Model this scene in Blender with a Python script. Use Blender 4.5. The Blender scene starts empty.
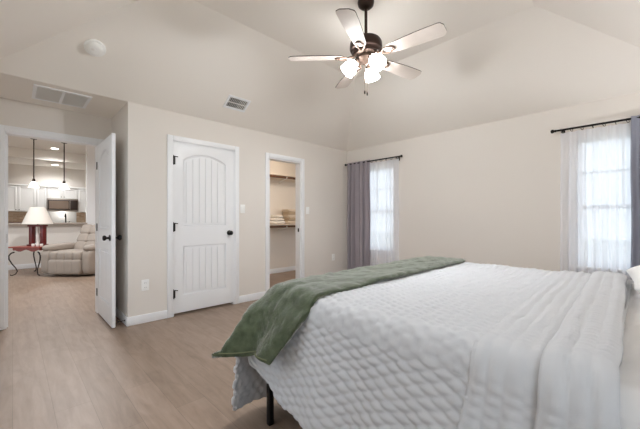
import bpy, bmesh, math, random
from mathutils import Vector, Matrix, noise
random.seed(7)
PI = math.pi
S = bpy.context.scene
C = S.collection

# ------------------------------------------------------------------ camera, world, light, exposure
cam_d = bpy.data.cameras.new('camera')
cam_d.sensor_width = 36.0
cam_d.lens = 316.0 / 640.0 * 36.0
cam_d.shift_y = 4.5 / 640.0
cam_d.clip_start = 0.02
cam = bpy.data.objects.new('camera', cam_d)
C.objects.link(cam)
YAW = math.radians(45.8)
cam.location = (0, 0, 1.15)
cam.rotation_euler = (PI / 2, 0, YAW - PI / 2)
S.camera = cam

world = bpy.data.worlds.new('daylight_sky')
S.world = world
world.use_nodes = True
wn = world.node_tree.nodes
bg = wn['Background']
bg.inputs['Color'].default_value = (0.80, 0.90, 1.0, 1)
SKY = 1.15
bg.inputs['Strength'].default_value = SKY

S.view_settings.view_transform = 'Standard'
S.view_settings.look = 'None'
S.view_settings.gamma = 1.0
S.view_settings.use_curve_mapping = False
S.view_settings.exposure = 0.92
S.cycles.max_bounces = 16
S.cycles.diffuse_bounces = 10

FAN_GLOW = 24.0
FAN_BULB = 22.0        # lit glass of the fan lamps
LIVING_OVERHEAD = 122.0
CLOSET_BULB = 8.0

def portal(name, loc, rot, sx, sy):
    l = bpy.data.lights.new(name, 'AREA')
    l.shape = 'RECTANGLE'
    l.size, l.size_y = sx, sy
    l.cycles.is_portal = True
    o = bpy.data.objects.new(name, l)
    o.location = loc
    o.rotation_euler = rot
    C.objects.link(o)

def bulb(name, loc, power, color, radius=0.05, spot=None):
    l = bpy.data.lights.new(name, 'SPOT' if spot else 'POINT')
    l.energy = power
    l.color = color
    l.shadow_soft_size = radius
    if spot:
        l.spot_size = spot
        l.spot_blend = 0.6
    o = bpy.data.objects.new(name, l)
    o.location = loc
    C.objects.link(o)

# room numbers
XW, XE, YS, YN = -0.2, 4.465, -0.43, 3.87          # bedroom inner faces
HW = 2.41                                           # wall height
RUN, ZF = 1.12, 3.06                                # hipped ceiling
SLOPE = (ZF - HW) / RUN
YA = 4.66                                           # alcove back wall
XA = 0.888                                          # alcove east side
T = 0.12
ZL, ZK = 3.07, 2.80                                 # living / kitchen ceilings
W1 = (2.87, 3.63)
W2 = (-0.22, 0.535)
WZ = (0.635, 2.04)
portal('daylight_portal', (XE + T + 0.02, sum(W1) / 2, sum(WZ) / 2), (0, PI / 2, 0), WZ[1] - WZ[0], W1[1] - W1[0])
portal('daylight_portal', (XE + T + 0.02, sum(W2) / 2, sum(WZ) / 2), (0, PI / 2, 0), WZ[1] - WZ[0], W2[1] - W2[0])
W4, WZ4 = (1.45, 3.75), (0.60, 2.33)                # unseen window added in the wall left of the camera for fill
portal('daylight_portal', (XW - T - 0.02, sum(W4) / 2, sum(WZ4) / 2), (0, -PI / 2, 0), WZ4[1] - WZ4[0], W4[1] - W4[0])
W5, WZ5 = (-0.10, 0.80), (0.50, 2.30)                # fill-light window added behind the camera, beside the bed head
portal('daylight_portal', (sum(W5) / 2, YS - T - 0.02, sum(WZ5) / 2), (PI / 2, 0, 0), W5[1] - W5[0], WZ5[1] - WZ5[0])
portal('fill_opening_daylight', (-2.36, 7.6, 1.2), (0, -PI / 2, 0), 2.3, 3.0)  # daylight through an added, unseen opening that brightens the living room
bulb('closet_lamp_light', (3.55, 4.55, 2.25), CLOSET_BULB, (1.0, 0.87, 0.72), 0.08)
bulb('living_downlight_and_fill', (0.8, 6.6, 2.95), LIVING_OVERHEAD, (0.97, 0.985, 1.0), 0.10, 2.7)  # added fill spot for the living room, no fixture above it
bulb('living_downlight_and_fill', (0.82, 11.2, 3.05), LIVING_OVERHEAD * 0.5, (0.97, 0.985, 1.0), 0.08, 2.7)
bulb('fill_uplight_light', (3.55, -0.30, 1.38), 13.0, (0.97, 0.98, 1.0), 0.06, 2.3)  # unseen uplight added to brighten the right side of the ceiling
bpy.data.objects['fill_uplight_light'].rotation_euler = (PI, 0, 0)
bulb('fill_uplight_light', (0.95, -0.30, 1.38), 10.0, (0.97, 0.98, 1.0), 0.06, 2.0)  # second added uplight, ceiling fill on the near side of the bed
bpy.data.objects['fill_uplight_light.001'].rotation_euler = (PI, 0, 0)
bulb('living_downlight_and_fill', (0.1, 8.6, 3.05), LIVING_OVERHEAD * 0.55, (0.97, 0.985, 1.0), 0.10, 2.9)  # added fill over the recliner and bar wall, no fixture
bulb('microwave_underlight', (1.134, 12.93, 1.365), 2.0, (1.0, 0.97, 0.92), 0.03)
bulb('kitchen_downlight_light', (0.92, 12.5, 2.78), LIVING_OVERHEAD * 0.28, (0.97, 0.985, 1.0), 0.08, 2.7)

# ------------------------------------------------------------------ materials
def srgb(r, g, b):
    f = lambda c: c / 12.92 if c <= 0.04045 else ((c + 0.055) / 1.055) ** 2.4
    return (f(r / 255), f(g / 255), f(b / 255), 1)

def mat(name, col, rough=0.5, metal=0.0, bump=0.0, bscale=200.0, var=0.0, vscale=6.0, sheen=0.0, spec=0.5, stretch=None):
    m = bpy.data.materials.new(name)
    m.use_nodes = True
    nt = m.node_tree
    p = nt.nodes['Principled BSDF']
    p.inputs['Base Color'].default_value = col
    p.inputs['Roughness'].default_value = rough
    p.inputs['Metallic'].default_value = metal
    p.inputs['Specular IOR Level'].default_value = spec
    if sheen:
        p.inputs['Sheen Weight'].default_value = sheen
        p.inputs['Sheen Roughness'].default_value = 0.4
    tc = nt.nodes.new('ShaderNodeTexCoord')
    vec = tc.outputs['Object']
    if stretch:
        mp = nt.nodes.new('ShaderNodeMapping')
        mp.inputs['Scale'].default_value = stretch
        nt.links.new(vec, mp.inputs['Vector'])
        vec = mp.outputs['Vector']
    if var:
        n = nt.nodes.new('ShaderNodeTexNoise')
        n.inputs['Scale'].default_value = vscale
        n.inputs['Detail'].default_value = 5
        nt.links.new(vec, n.inputs['Vector'])
        mx = nt.nodes.new('ShaderNodeMix')
        mx.data_type = 'RGBA'
        mx.inputs['A'].default_value = tuple(c * (1 - var) for c in col[:3]) + (1,)
        mx.inputs['B'].default_value = tuple(min(1, c * (1 + var)) for c in col[:3]) + (1,)
        nt.links.new(n.outputs['Fac'], mx.inputs['Factor'])
        nt.links.new(mx.outputs['Result'], p.inputs['Base Color'])
    if bump:
        n2 = nt.nodes.new('ShaderNodeTexNoise')
        n2.inputs['Scale'].default_value = bscale
        n2.inputs['Detail'].default_value = 3
        nt.links.new(tc.outputs['Object'], n2.inputs['Vector'])
        b = nt.nodes.new('ShaderNodeBump')
        b.inputs['Strength'].default_value = bump
        b.inputs['Distance'].default_value = 0.004
        nt.links.new(n2.outputs['Fac'], b.inputs['Height'])
        nt.links.new(b.outputs['Normal'], p.inputs['Normal'])
    return m

def glow(name, col, strength):
    m = bpy.data.materials.new(name)
    m.use_nodes = True
    p = m.node_tree.nodes['Principled BSDF']
    p.inputs['Base Color'].default_value = (0.8, 0.8, 0.8, 1)
    p.inputs['Emission Color'].default_value = col
    p.inputs['Emission Strength'].default_value = strength
    return m

def sheer_mat(name, col, see):
    m = bpy.data.materials.new(name)
    m.use_nodes = True
    nt = m.node_tree
    nt.nodes.remove(nt.nodes['Principled BSDF'])
    out = nt.nodes['Material Output']
    d = nt.nodes.new('ShaderNodeBsdfDiffuse')
    t = nt.nodes.new('ShaderNodeBsdfTranslucent')
    x = nt.nodes.new('ShaderNodeBsdfTransparent')
    d.inputs['Color'].default_value = col
    t.inputs['Color'].default_value = col
    a = nt.nodes.new('ShaderNodeMixShader')
    a.inputs[0].default_value = 0.55
    nt.links.new(d.outputs[0], a.inputs[1])
    nt.links.new(t.outputs[0], a.inputs[2])
    b = nt.nodes.new('ShaderNodeMixShader')
    b.inputs[0].default_value = 1 - see
    nt.links.new(x.outputs[0], b.inputs[1])
    nt.links.new(a.outputs[0], b.inputs[2])
    nt.links.new(b.outputs[0], out.inputs[0])
    return m

def drape_mat(name, col, back):
    m = bpy.data.materials.new(name)
    m.use_nodes = True
    nt = m.node_tree
    p = nt.nodes['Principled BSDF']
    out = nt.nodes['Material Output']
    p.inputs['Base Color'].default_value = col
    p.inputs['Roughness'].default_value = 0.8
    p.inputs['Sheen Weight'].default_value = 0.2
    t = nt.nodes.new('ShaderNodeBsdfTranslucent')
    t.inputs['Color'].default_value = col
    b = nt.nodes.new('ShaderNodeMixShader')
    b.inputs[0].default_value = back
    nt.links.new(p.outputs[0], b.inputs[1])
    nt.links.new(t.outputs[0], b.inputs[2])
    nt.links.new(b.outputs[0], out.inputs[0])
    return m

def glass_mat():
    m = bpy.data.materials.new('window_glass')
    m.use_nodes = True
    nt = m.node_tree
    nt.nodes.remove(nt.nodes['Principled BSDF'])
    out = nt.nodes['Material Output']
    x = nt.nodes.new('ShaderNodeBsdfTransparent')
    g = nt.nodes.new('ShaderNodeBsdfGlossy')
    g.inputs['Roughness'].default_value = 0.02
    b = nt.nodes.new('ShaderNodeMixShader')
    b.inputs[0].default_value = 0.05
    nt.links.new(x.outputs[0], b.inputs[1])
    nt.links.new(g.outputs[0], b.inputs[2])
    nt.links.new(b.outputs[0], out.inputs[0])
    return m

def plank_mat():
    m = bpy.data.materials.new('vinyl_plank')
    m.use_nodes = True
    nt = m.node_tree
    L = nt.links.new
    p = nt.nodes['Principled BSDF']
    tc = nt.nodes.new('ShaderNodeTexCoord')
    sp = nt.nodes.new('ShaderNodeSeparateXYZ')
    L(tc.outputs['Object'], sp.inputs[0])
    cb = nt.nodes.new('ShaderNodeCombineXYZ')
    L(sp.outputs['Y'], cb.inputs['X'])
    L(sp.outputs['X'], cb.inputs['Y'])
    br = nt.nodes.new('ShaderNodeTexBrick')
    br.offset = 0.37
    br.inputs['Scale'].default_value = 1.0
    br.inputs['Brick Width'].default_value = 1.22
    br.inputs['Row Height'].default_value = 0.178
    br.inputs['Mortar Size'].default_value = 0.0012
    br.inputs['Mortar Smooth'].default_value = 0.2
    br.inputs['Bias'].default_value = 0.0
    br.inputs['Color1'].default_value = srgb(158, 137, 121)
    br.inputs['Color2'].default_value = srgb(147, 127, 111)
    br.inputs['Mortar'].default_value = srgb(126, 108, 94)
    L(cb.outputs[0], br.inputs['Vector'])
    # grain: noise stretched along the boards
    mp = nt.nodes.new('ShaderNodeMapping')
    mp.inputs['Scale'].default_value = (1.6, 14, 1)
    L(cb.outputs[0], mp.inputs['Vector'])
    n = nt.nodes.new('ShaderNodeTexNoise')
    n.inputs['Scale'].default_value = 1.6
    n.inputs['Detail'].default_value = 8
    n.inputs['Roughness'].default_value = 0.62
    n.inputs['Distortion'].default_value = 0.5
    L(mp.outputs[0], n.inputs['Vector'])
    cr = nt.nodes.new('ShaderNodeValToRGB')
    cr.color_ramp.elements[0].position = 0.28
    cr.color_ramp.elements[0].color = (0.78, 0.76, 0.74, 1)
    cr.color_ramp.elements[1].position = 0.66
    cr.color_ramp.elements[1].color = (1.04, 1.04, 1.04, 1)
    L(n.outputs['Fac'], cr.inputs[0])
    mx = nt.nodes.new('ShaderNodeMix')
    mx.data_type = 'RGBA'
    mx.blend_type = 'MULTIPLY'
    mx.inputs['Factor'].default_value = 1.0
    L(br.outputs['Color'], mx.inputs['A'])
    L(cr.outputs[0], mx.inputs['B'])
    # soft knots and blotches of the printed wood
    mp2 = nt.nodes.new('ShaderNodeMapping')
    mp2.inputs['Scale'].default_value = (2.2, 6.0, 1)
    L(cb.outputs[0], mp2.inputs['Vector'])
    n3 = nt.nodes.new('ShaderNodeTexNoise')
    n3.inputs['Scale'].default_value = 1.3
    n3.inputs['Detail'].default_value = 6
    n3.inputs['Distortion'].default_value = 1.4
    L(mp2.outputs[0], n3.inputs['Vector'])
    cr2 = nt.nodes.new('ShaderNodeValToRGB')
    cr2.color_ramp.elements[0].position = 0.30
    cr2.color_ramp.elements[0].color = (0.87, 0.86, 0.85, 1)
    cr2.color_ramp.elements[1].position = 0.52
    cr2.color_ramp.elements[1].color = (1.0, 1.0, 1.0, 1)
    L(n3.outputs['Fac'], cr2.inputs[0])
    mx2 = nt.nodes.new('ShaderNodeMix')
    mx2.data_type = 'RGBA'
    mx2.blend_type = 'MULTIPLY'
    mx2.inputs['Factor'].default_value = 1.0
    L(mx.outputs['Result'], mx2.inputs['A'])
    L(cr2.outputs[0], mx2.inputs['B'])
    L(mx2.outputs['Result'], p.inputs['Base Color'])
    p.inputs['Roughness'].default_value = 0.42
    p.inputs['Specular IOR Level'].default_value = 0.35
    return m

def stone_mat():
    m = mat('stone_mosaic', srgb(178, 150, 122), 0.5, var=0.0)
    nt = m.node_tree
    p = nt.nodes['Principled BSDF']
    br = nt.nodes.new('ShaderNodeTexBrick')
    br.inputs['Scale'].default_value = 1.0
    br.inputs['Brick Width'].default_value = 0.15
    br.inputs['Row Height'].default_value = 0.05
    br.inputs['Mortar Size'].default_value = 0.003
    br.inputs['Color1'].default_value = srgb(206, 182, 156)
    br.inputs['Color2'].default_value = srgb(166, 138, 112)
    br.inputs['Mortar'].default_value = srgb(200, 186, 168)
    tc = nt.nodes.new('ShaderNodeTexCoord')
    sp = nt.nodes.new('ShaderNodeSeparateXYZ')
    cb = nt.nodes.new('ShaderNodeCombineXYZ')
    nt.links.new(tc.outputs['Object'], sp.inputs[0])
    nt.links.new(sp.outputs['X'], cb.inputs['X'])
    nt.links.new(sp.outputs['Z'], cb.inputs['Y'])
    nt.links.new(cb.outputs[0], br.inputs['Vector'])
    nt.links.new(br.outputs['Color'], p.inputs['Base Color'])
    return m

M = {}
M['wall'] = mat('greige_paint', srgb(226, 220, 213), 0.85, bump=0.12, bscale=120)
M['ceil'] = mat('ceiling_paint', srgb(237, 232, 225), 0.9, bump=0.15, bscale=90)
M['trim'] = mat('white_semigloss', srgb(238, 239, 241), 0.35)
M['floor'] = plank_mat()
M['black'] = mat('oil_rubbed_black', srgb(30, 27, 26), 0.38, 0.6)
M['bedmetal'] = mat('black_bed_metal', srgb(22, 22, 23), 0.45, 0.3)
M['plate'] = mat('white_plastic', srgb(244, 244, 242), 0.3)
M['slot'] = mat('dark_slot', srgb(50, 48, 46), 0.7)
M['filter'] = mat('grey_filter', srgb(122, 116, 114), 0.95, bump=0.5, bscale=300)
M['vent'] = mat('vent_white', srgb(232, 230, 226), 0.45)
M['duct'] = mat('duct_dark', srgb(70, 68, 66), 0.9)
M['quilt'] = mat('white_quilt_cotton', srgb(208, 210, 214), 0.9, bump=0.25, bscale=420, sheen=0.1, spec=0.2)
M['sheet'] = mat('white_sheet_cotton', srgb(236, 235, 235), 0.85, bump=0.1, bscale=500, spec=0.2)
M['fleece'] = mat('olive_fleece', srgb(86, 95, 74), 0.95, bump=0.9, bscale=160, var=0.75, vscale=24, sheen=0.85, spec=0.1)
M['mattress'] = mat('mattress_ticking', srgb(215, 213, 210), 0.9)
M['drape'] = drape_mat('mauve_grey_drape', srgb(174, 165, 171), 0.25)
M['drape_backlit'] = drape_mat('backlit_grey_drape', srgb(160, 163, 178), 0.25)  # same grey cloth, bluish backlight tint put into the colour
M['sheer'] = sheer_mat('white_sheer', (0.95, 0.96, 0.99, 1), 0.17)
M['glass'] = glass_mat()
M['bronze'] = mat('oil_rubbed_bronze', srgb(58, 44, 38), 0.35, 0.75)
M['bronze2'] = mat('brushed_bronze', srgb(98, 80, 69), 0.45, 0.6)
M['blade'] = mat('whitewashed_oak', srgb(206, 195, 186), 0.5, var=0.10, vscale=5, stretch=(2, 2, 2))
M['bladeedge'] = mat('dark_blade_edge', srgb(70, 58, 52), 0.6)
M['lampglass'] = glow('lit_frosted_glass', (0.99, 0.99, 0.99, 1), FAN_GLOW)
M['chain'] = mat('pull_chain_metal', srgb(120, 105, 92), 0.4, 0.8)
M['rodwood'] = mat('brown_closet_wood', srgb(96, 66, 48), 0.5, var=0.15, vscale=10)
M['shelf'] = mat('cream_shelf', srgb(226, 216, 204), 0.6)
M['towel'] = mat('cream_towel', srgb(222, 208, 190), 0.95, bump=0.6, bscale=200)
M['towel2'] = mat('tan_towel', srgb(196, 176, 152), 0.95, bump=0.6, bscale=200)
M['linen'] = mat('white_linen', srgb(236, 232, 226), 0.95, bump=0.4, bscale=200)
M['recl'] = mat('taupe_upholstery', srgb(160, 149, 139), 0.75, var=0.06, vscale=8, bump=0.3, bscale=120)
M['recldark'] = mat('taupe_piping', srgb(120, 104, 92), 0.8)
M['cherry'] = mat('cherry_wood', srgb(146, 66, 52), 0.35, var=0.2, vscale=6)
M['cherrydark'] = mat('dark_cherry_wood', srgb(104, 30, 30), 0.35, var=0.2, vscale=6)
M['iron'] = mat('wrought_iron', srgb(52, 42, 38), 0.5, 0.5)
M['shade'] = mat('linen_lamp_shade', srgb(226, 219, 210), 0.9)
M['ceramic'] = mat('white_ceramic', srgb(238, 232, 226), 0.25)
M['cab'] = mat('white_cabinet', srgb(236, 235, 232), 0.4)
M['nickel'] = mat('brushed_nickel', srgb(150, 146, 140), 0.35, 0.9)
M['steel'] = mat('stainless_steel', srgb(176, 166, 158), 0.35, 0.8)
M['darkglass'] = mat('dark_oven_glass', srgb(140, 122, 108), 0.25, 0.3)
M['blackglass'] = mat('black_oven_glass', srgb(26, 24, 24), 0.2)
M['mwframe'] = mat('dark_brown_microwave_frame', srgb(52, 40, 34), 0.3)
M['counter'] = mat('granite_counter', srgb(170, 160, 150), 0.3, var=0.3, vscale=60)
M['stone'] = stone_mat()
M['tile'] = mat('pale_backsplash_tile', srgb(222, 222, 220), 0.3)
M['pendglass'] = glow('lit_pendant_glass', (1.0, 0.94, 0.85, 1), 2.5)
M['downlight'] = glow('lit_downlight', (1.0, 0.96, 0.9, 1), 8.0)
M['ground'] = mat('pale_outdoor_ground', srgb(190, 190, 180), 0.95, var=0.1, vscale=2)

# ------------------------------------------------------------------ helpers
def wmat(o):
    m = Matrix.Identity(4)
    while o:
        m = o.matrix_basis @ m
        o = o.parent
    return m

def obj(name, bm, m, parent=None, smooth=35, uvs=None):
    me = bpy.data.meshes.new(name)
    bmesh.ops.recalc_face_normals(bm, faces=bm.faces) if smooth != 'keep' else None
    bm.to_mesh(me)
    bm.free()
    if parent:
        me.transform(wmat(parent).inverted())
    me.materials.append(M[m] if isinstance(m, str) else m)
    if smooth:
        me.shade_smooth()
        if smooth != 'keep' and smooth < 179:
            me.set_sharp_from_angle(angle=math.radians(smooth))
    o = bpy.data.objects.new(name, me)
    C.objects.link(o)
    o.parent = parent
    return o

def tag(o, label=None, cat=None, group=None, kind=None):
    if label: o['label'] = label
    if cat: o['category'] = cat
    if group: o['group'] = group
    if kind: o['kind'] = kind
    return o

def thing(name, loc, label, cat, group=None, rz=0.0):
    o = bpy.data.objects.new(name, None)
    o.empty_display_size = 0.1
    C.objects.link(o)
    o.location = loc
    o.rotation_euler = (0, 0, rz)
    return tag(o, label, cat, group)

def struct(name, bm, m, parent=None, smooth=35):
    o = obj(name, bm, m, parent, smooth)
    if not parent:
        o['kind'] = 'structure'
    return o

def copy_tree(o, parent=None):
    c = o.copy()
    C.objects.link(c)
    c.parent = parent
    for ch in [k for k in bpy.data.objects if k.parent == o]:
        copy_tree(ch, c)
    return c

def box(bm, x0, x1, y0, y1, z0, z1, bev=0.0, mx=None, seg=2):
    r = bmesh.ops.create_cube(bm, size=1.0)
    vs = r['verts']
    for v in vs:
        v.co = Vector(((x0 + x1) / 2 + v.co.x * (x1 - x0), (y0 + y1) / 2 + v.co.y * (y1 - y0), (z0 + z1) / 2 + v.co.z * (z1 - z0)))
    if bev:
        es = list({e for v in vs for e in v.link_edges})
        rr = bmesh.ops.bevel(bm, geom=es, offset=bev, segments=seg, affect='EDGES', profile=0.5)
        vs = list({v for f in rr['faces'] for v in f.verts} | {v for v in vs if v.is_valid})
    if mx:
        for v in vs:
            v.co = mx @ v.co
    return vs

def B(*a, **k):
    bm = bmesh.new()
    box(bm, *a, **k)
    return bm

def tube(bm, pts, r, n=10, closed=False, caps=True):
    pts = [Vector(p) for p in pts]
    N = len(pts)
    rs = r if isinstance(r, (list, tuple)) else [r] * N
    rings = []
    prev = None
    for i, p in enumerate(pts):
        a = pts[(i - 1) % N] if (i > 0 or closed) else p
        b = pts[(i + 1) % N] if (i < N - 1 or closed) else p
        d = (b - a).normalized()
        if prev is None:
            u = d.orthogonal().normalized()
        else:
            u = (prev - d * prev.dot(d)).normalized()
        prev = u
        w = d.cross(u)
        rings.append([bm.verts.new(p + (u * math.cos(2 * PI * k / n) + w * math.sin(2 * PI * k / n)) * rs[i]) for k in range(n)])
    for i in range(N if closed else N - 1):
        A, Bq = rings[i], rings[(i + 1) % N]
        for k in range(n):
            bm.faces.new((A[k], A[(k + 1) % n], Bq[(k + 1) % n], Bq[k]))
    if caps and not closed:
        bm.faces.new(list(reversed(rings[0])))
        bm.faces.new(rings[-1])

def lathe(bm, prof, n=28, mx=None, cap=True):
    rings = []
    for r, z in prof:
        rings.append([bm.verts.new(((mx or Matrix.Identity(4)) @ Vector((max(r, 1e-4) * math.cos(2 * PI * k / n), max(r, 1e-4) * math.sin(2 * PI * k / n), z)))) for k in range(n)])
    for A, Bq in zip(rings, rings[1:]):
        for k in range(n):
            bm.faces.new((A[k], A[(k + 1) % n], Bq[(k + 1) % n], Bq[k]))
    if cap:
        bm.faces.new(list(reversed(rings[0])))
        bm.faces.new(rings[-1])

def prism(bm, poly, d0, d1, mx):
    """poly in local (x, z), extruded along local y from d0 to d1"""
    a = [bm.verts.new(mx @ Vector((x, d0, z))) for x, z in poly]
    b = [bm.verts.new(mx @ Vector((x, d1, z))) for x, z in poly]
    bm.faces.new(a)
    bm.faces.new(list(reversed(b)))
    n = len(poly)
    for i in range(n):
        bm.faces.new((a[i], b[i], b[(i + 1) % n], a[(i + 1) % n]))

def grid(bm, fn, nu, nv):
    g = [[bm.verts.new(fn(i, j)) for j in range(nv)] for i in range(nu)]
    for i in range(nu - 1):
        for j in range(nv - 1):
            bm.faces.new((g[i][j], g[i + 1][j], g[i + 1][j + 1], g[i][j + 1]))
    return g

def puff(bm, c, s, e=3.5, mx=None, n=8):
    """rounded, stuffed box: superellipsoid over a subdivided cube"""
    sub = bmesh.new()
    bmesh.ops.create_cube(sub, size=2.0)
    bmesh.ops.subdivide_edges(sub, edges=sub.edges[:], cuts=n, use_grid_fill=True)
    vm = {}
    for v in sub.verts:
        q = v.co
        L = (abs(q.x) ** e + abs(q.y) ** e + abs(q.z) ** e) ** (1 / e)
        q = q / L
        p = Vector((c[0] + q.x * s[0] / 2, c[1] + q.y * s[1] / 2, c[2] + q.z * s[2] / 2))
        vm[v] = bm.verts.new(mx @ p if mx else p)
    for f in sub.faces:
        bm.faces.new([vm[v] for v in f.verts])
    sub.free()

def fillholes(outer, holes, depth, bevel, mx):
    """flat plate with holes, outline in (x, y), thickness centred on z; returns a bmesh"""
    cu = bpy.data.curves.new('tmp', 'CURVE')
    cu.dimensions = '2D'
    cu.fill_mode = 'BOTH'
    cu.extrude = depth / 2 - bevel
    cu.bevel_depth = bevel
    cu.bevel_resolution = 2
    for poly in [outer] + holes:
        s = cu.splines.new('POLY')
        s.points.add(len(poly) - 1)
        for p, q in zip(s.points, poly):
            p.co = (q[0], q[1], 0, 1)
        s.use_cyclic_u = True
    o = bpy.data.objects.new('tmp', cu)
    C.objects.link(o)
    dg = bpy.context.evaluated_depsgraph_get()
    me = bpy.data.meshes.new_from_object(o.evaluated_get(dg))
    bpy.data.objects.remove(o)
    bpy.data.curves.remove(cu)
    bm = bmesh.new()
    bm.from_mesh(me)
    bpy.data.meshes.remove(me)
    bmesh.ops.remove_doubles(bm, verts=bm.verts, dist=1e-5)
    for v in bm.verts:
        v.co = mx @ v.co
    return bm

# ------------------------------------------------------------------ the setting
bm = bmesh.new()
box(bm, -2.4, 5.2, -0.6, 13.4, -0.12, 0.0)
struct('floor', bm, 'floor')
struct('ground', B(-30, 34, -30, 40, -0.6, -0.5), 'ground')

# bedroom north wall with its two door openings
D1 = (1.352, 2.146, 2.065)
D2 = (2.715, 3.33, 2.055)
bm = bmesh.new()
for x0, x1, z0 in ((XA, D1[0], 0), (D1[0], D1[1], D1[2]), (D1[1], D2[0], 0), (D2[0], D2[1], D2[2]), (D2[1], XE + T, 0)):
    box(bm, x0, x1, YN, YN + T, z0, 2.60)
struct('wall_north', bm, 'wall')
# east wall with two windows
bm = bmesh.new()
for y0, y1, z0, z1 in ((YS - T, W2[0], 0, 2.6), (W2[0], W2[1], 0, WZ[0]), (W2[0], W2[1], WZ[1], 2.6), (W2[1], W1[0], 0, 2.6),
                       (W1[0], W1[1], 0, WZ[0]), (W1[0], W1[1], WZ[1], 2.6), (W1[1], YN, 0, 2.6)):
    box(bm, XE, XE + T, y0, y1, z0, z1)
struct('wall_east', bm, 'wall')
bm = bmesh.new()
for x0, x1, z0, z1 in ((XW - T, W5[0], 0, 2.6), (W5[1], XE, 0, 2.6), (W5[0], W5[1], 0, WZ5[0]), (W5[0], W5[1], WZ5[1], 2.6)):
    box(bm, x0, x1, YS - T, YS, z0, z1)
struct('wall_south', bm, 'wall')
bm = bmesh.new()
for y0, y1, z0, z1 in ((YS, W4[0], 0, 2.6), (W4[1], YA, 0, 2.6), (W4[0], W4[1], 0, WZ4[0]), (W4[0], W4[1], WZ4[1], 2.6)):
    box(bm, XW - T, XW, y0, y1, z0, z1)
struct('wall_west', bm, 'wall')
# alcove
struct('wall_alcove_east', B(XA, XA + T, YN + T, YA, 0, 2.6), 'wall')
OX0, OX1, OZ = -0.055, 0.747, 2.06
bm = bmesh.new()
for x0, x1, z0 in ((-2.4, OX0, 0), (OX0, OX1, OZ), (OX1, 2.3, 0)):
    box(bm, x0, x1, YA, YA + T, z0, 3.2)
struct('wall_alcove_north', bm, 'wall')
struct('ceiling_alcove', B(XW, XA, YN, YA, HW, HW + 0.14), 'ceil')
# hipped bedroom ceiling
bm = bmesh.new()
o4 = [bm.verts.new((x, y, HW)) for x, y in ((XW, YS), (XE, YS), (XE, YN), (XW, YN))]
i4 = [bm.verts.new((x, y, ZF)) for x, y in ((XW + RUN, YS + RUN), (XE - RUN, YS + RUN), (XE - RUN, YN - RUN), (XW + RUN, YN - RUN))]
for k in range(4):
    bm.faces.new((o4[k], o4[(k + 1) % 4], i4[(k + 1) % 4], i4[k]))
bm.faces.new(i4)
top = [bm.verts.new((v.co.x, v.co.y, 3.3)) for v in o4]
for k in range(4):
    bm.faces.new((o4[k], top[k], top[(k + 1) % 4], o4[(k + 1) % 4]))
bm.faces.new(top)
struct('ceiling', bm, 'ceil', smooth=10)

# closet shell
CY1, CX0, CX1 = 5.47, 2.3, 5.05
struct('wall_closet_north', B(CX0, CX1 + T, CY1, CY1 + T, 0, 2.6), 'wall')
struct('wall_closet_west', B(CX0 - 0.05, CX0, YN + T, CY1 + T, 0, 2.6), 'wall')
struct('wall_closet_east', B(CX1, CX1 + T, YN + T, CY1, 0, 2.6), 'wall')
struct('ceiling_closet', B(CX0 - 0.05, CX1 + T, YN + T, CY1 + T, 2.42, 2.55), 'ceil')
struct('baseboard_closet', B(CX0, CX1, CY1 - 0.014, CY1, 0, 0.10, bev=0.004), 'trim')
# living room and kitchen shell
bm = bmesh.new()
box(bm, -2.4, -2.28, YA + T, 6.1, 0, 3.2)
box(bm, -2.4, -2.28, 9.1, 13.4, 0, 3.2)
box(bm, -2.4, -2.28, 6.1, 9.1, 2.35, 3.2)
struct('wall_living_west', bm, 'wall')
struct('fill_window_3', B(-2.35, -2.345, 6.1, 9.1, 0.02, 2.35), 'glass')  # invented glazed opening, out of view, lets sky light fill the living room
struct('wall_living_east', B(3.2, 3.32, 5.59, 13.4, 0, 3.2), 'wall')
struct('wall_living_south', B(2.25, 3.32, YA + T, 5.59, 0, 3.2) if False else B(2.2, 2.25, YA + T, 5.6, 0, 3.2), 'wall')
struct('wall_living_return', B(2.2, 3.2, 5.60, 5.66, 0, 3.2), 'wall')
struct('wall_kitchen_north', B(-2.4, 3.32, 13.15, 13.27, 0, 3.2), 'wall')
struct('ceiling_living', B(-2.4, 3.32, YA + T, 11.7, ZL, ZL + 0.1), 'ceil')
struct('ceiling_kitchen', B(-2.28, 3.2, 11.7, 13.15, ZK, ZL + 0.1), 'ceil')
struct('wall_bar', B(-2.28, 1.36, 10.0, 10.12, 0, 1.02), 'wall')
struct('wall_kitchen_stub', B(1.36, 3.2, 9.95, 10.12, 0, ZL), 'trim')
struct('baseboard_bar', B(-2.28, 1.36, 9.985, 10.0, 0, 0.11, bev=0.004), 'trim')

# baseboards
def baseboard(name, x0, x1, y0, y1):
    bm = bmesh.new()
    box(bm, x0, x1, y0, y1, 0, 0.095, bev=0.004)
    struct(name, bm, 'trim')
bt = 0.014
bm = bmesh.new()
for x0, x1 in ((XA - bt, D1[0] - 0.065), (D1[1] + 0.065, D2[0] - 0.065), (D2[1] + 0.065, XE)):
    box(bm, x0, x1, YN - bt, YN, 0, 0.095, bev=0.004)
struct('baseboard_north', bm, 'trim')
baseboard('baseboard_east', XE - bt, XE, YS, YN - bt)
baseboard('baseboard_south', XW, XE - bt, YS, YS + bt)
baseboard('baseboard_west', XW, XW + bt, YS + bt, YA - bt)
baseboard('baseboard_alcove', XA - bt, XA, YN, YA - bt)

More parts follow.
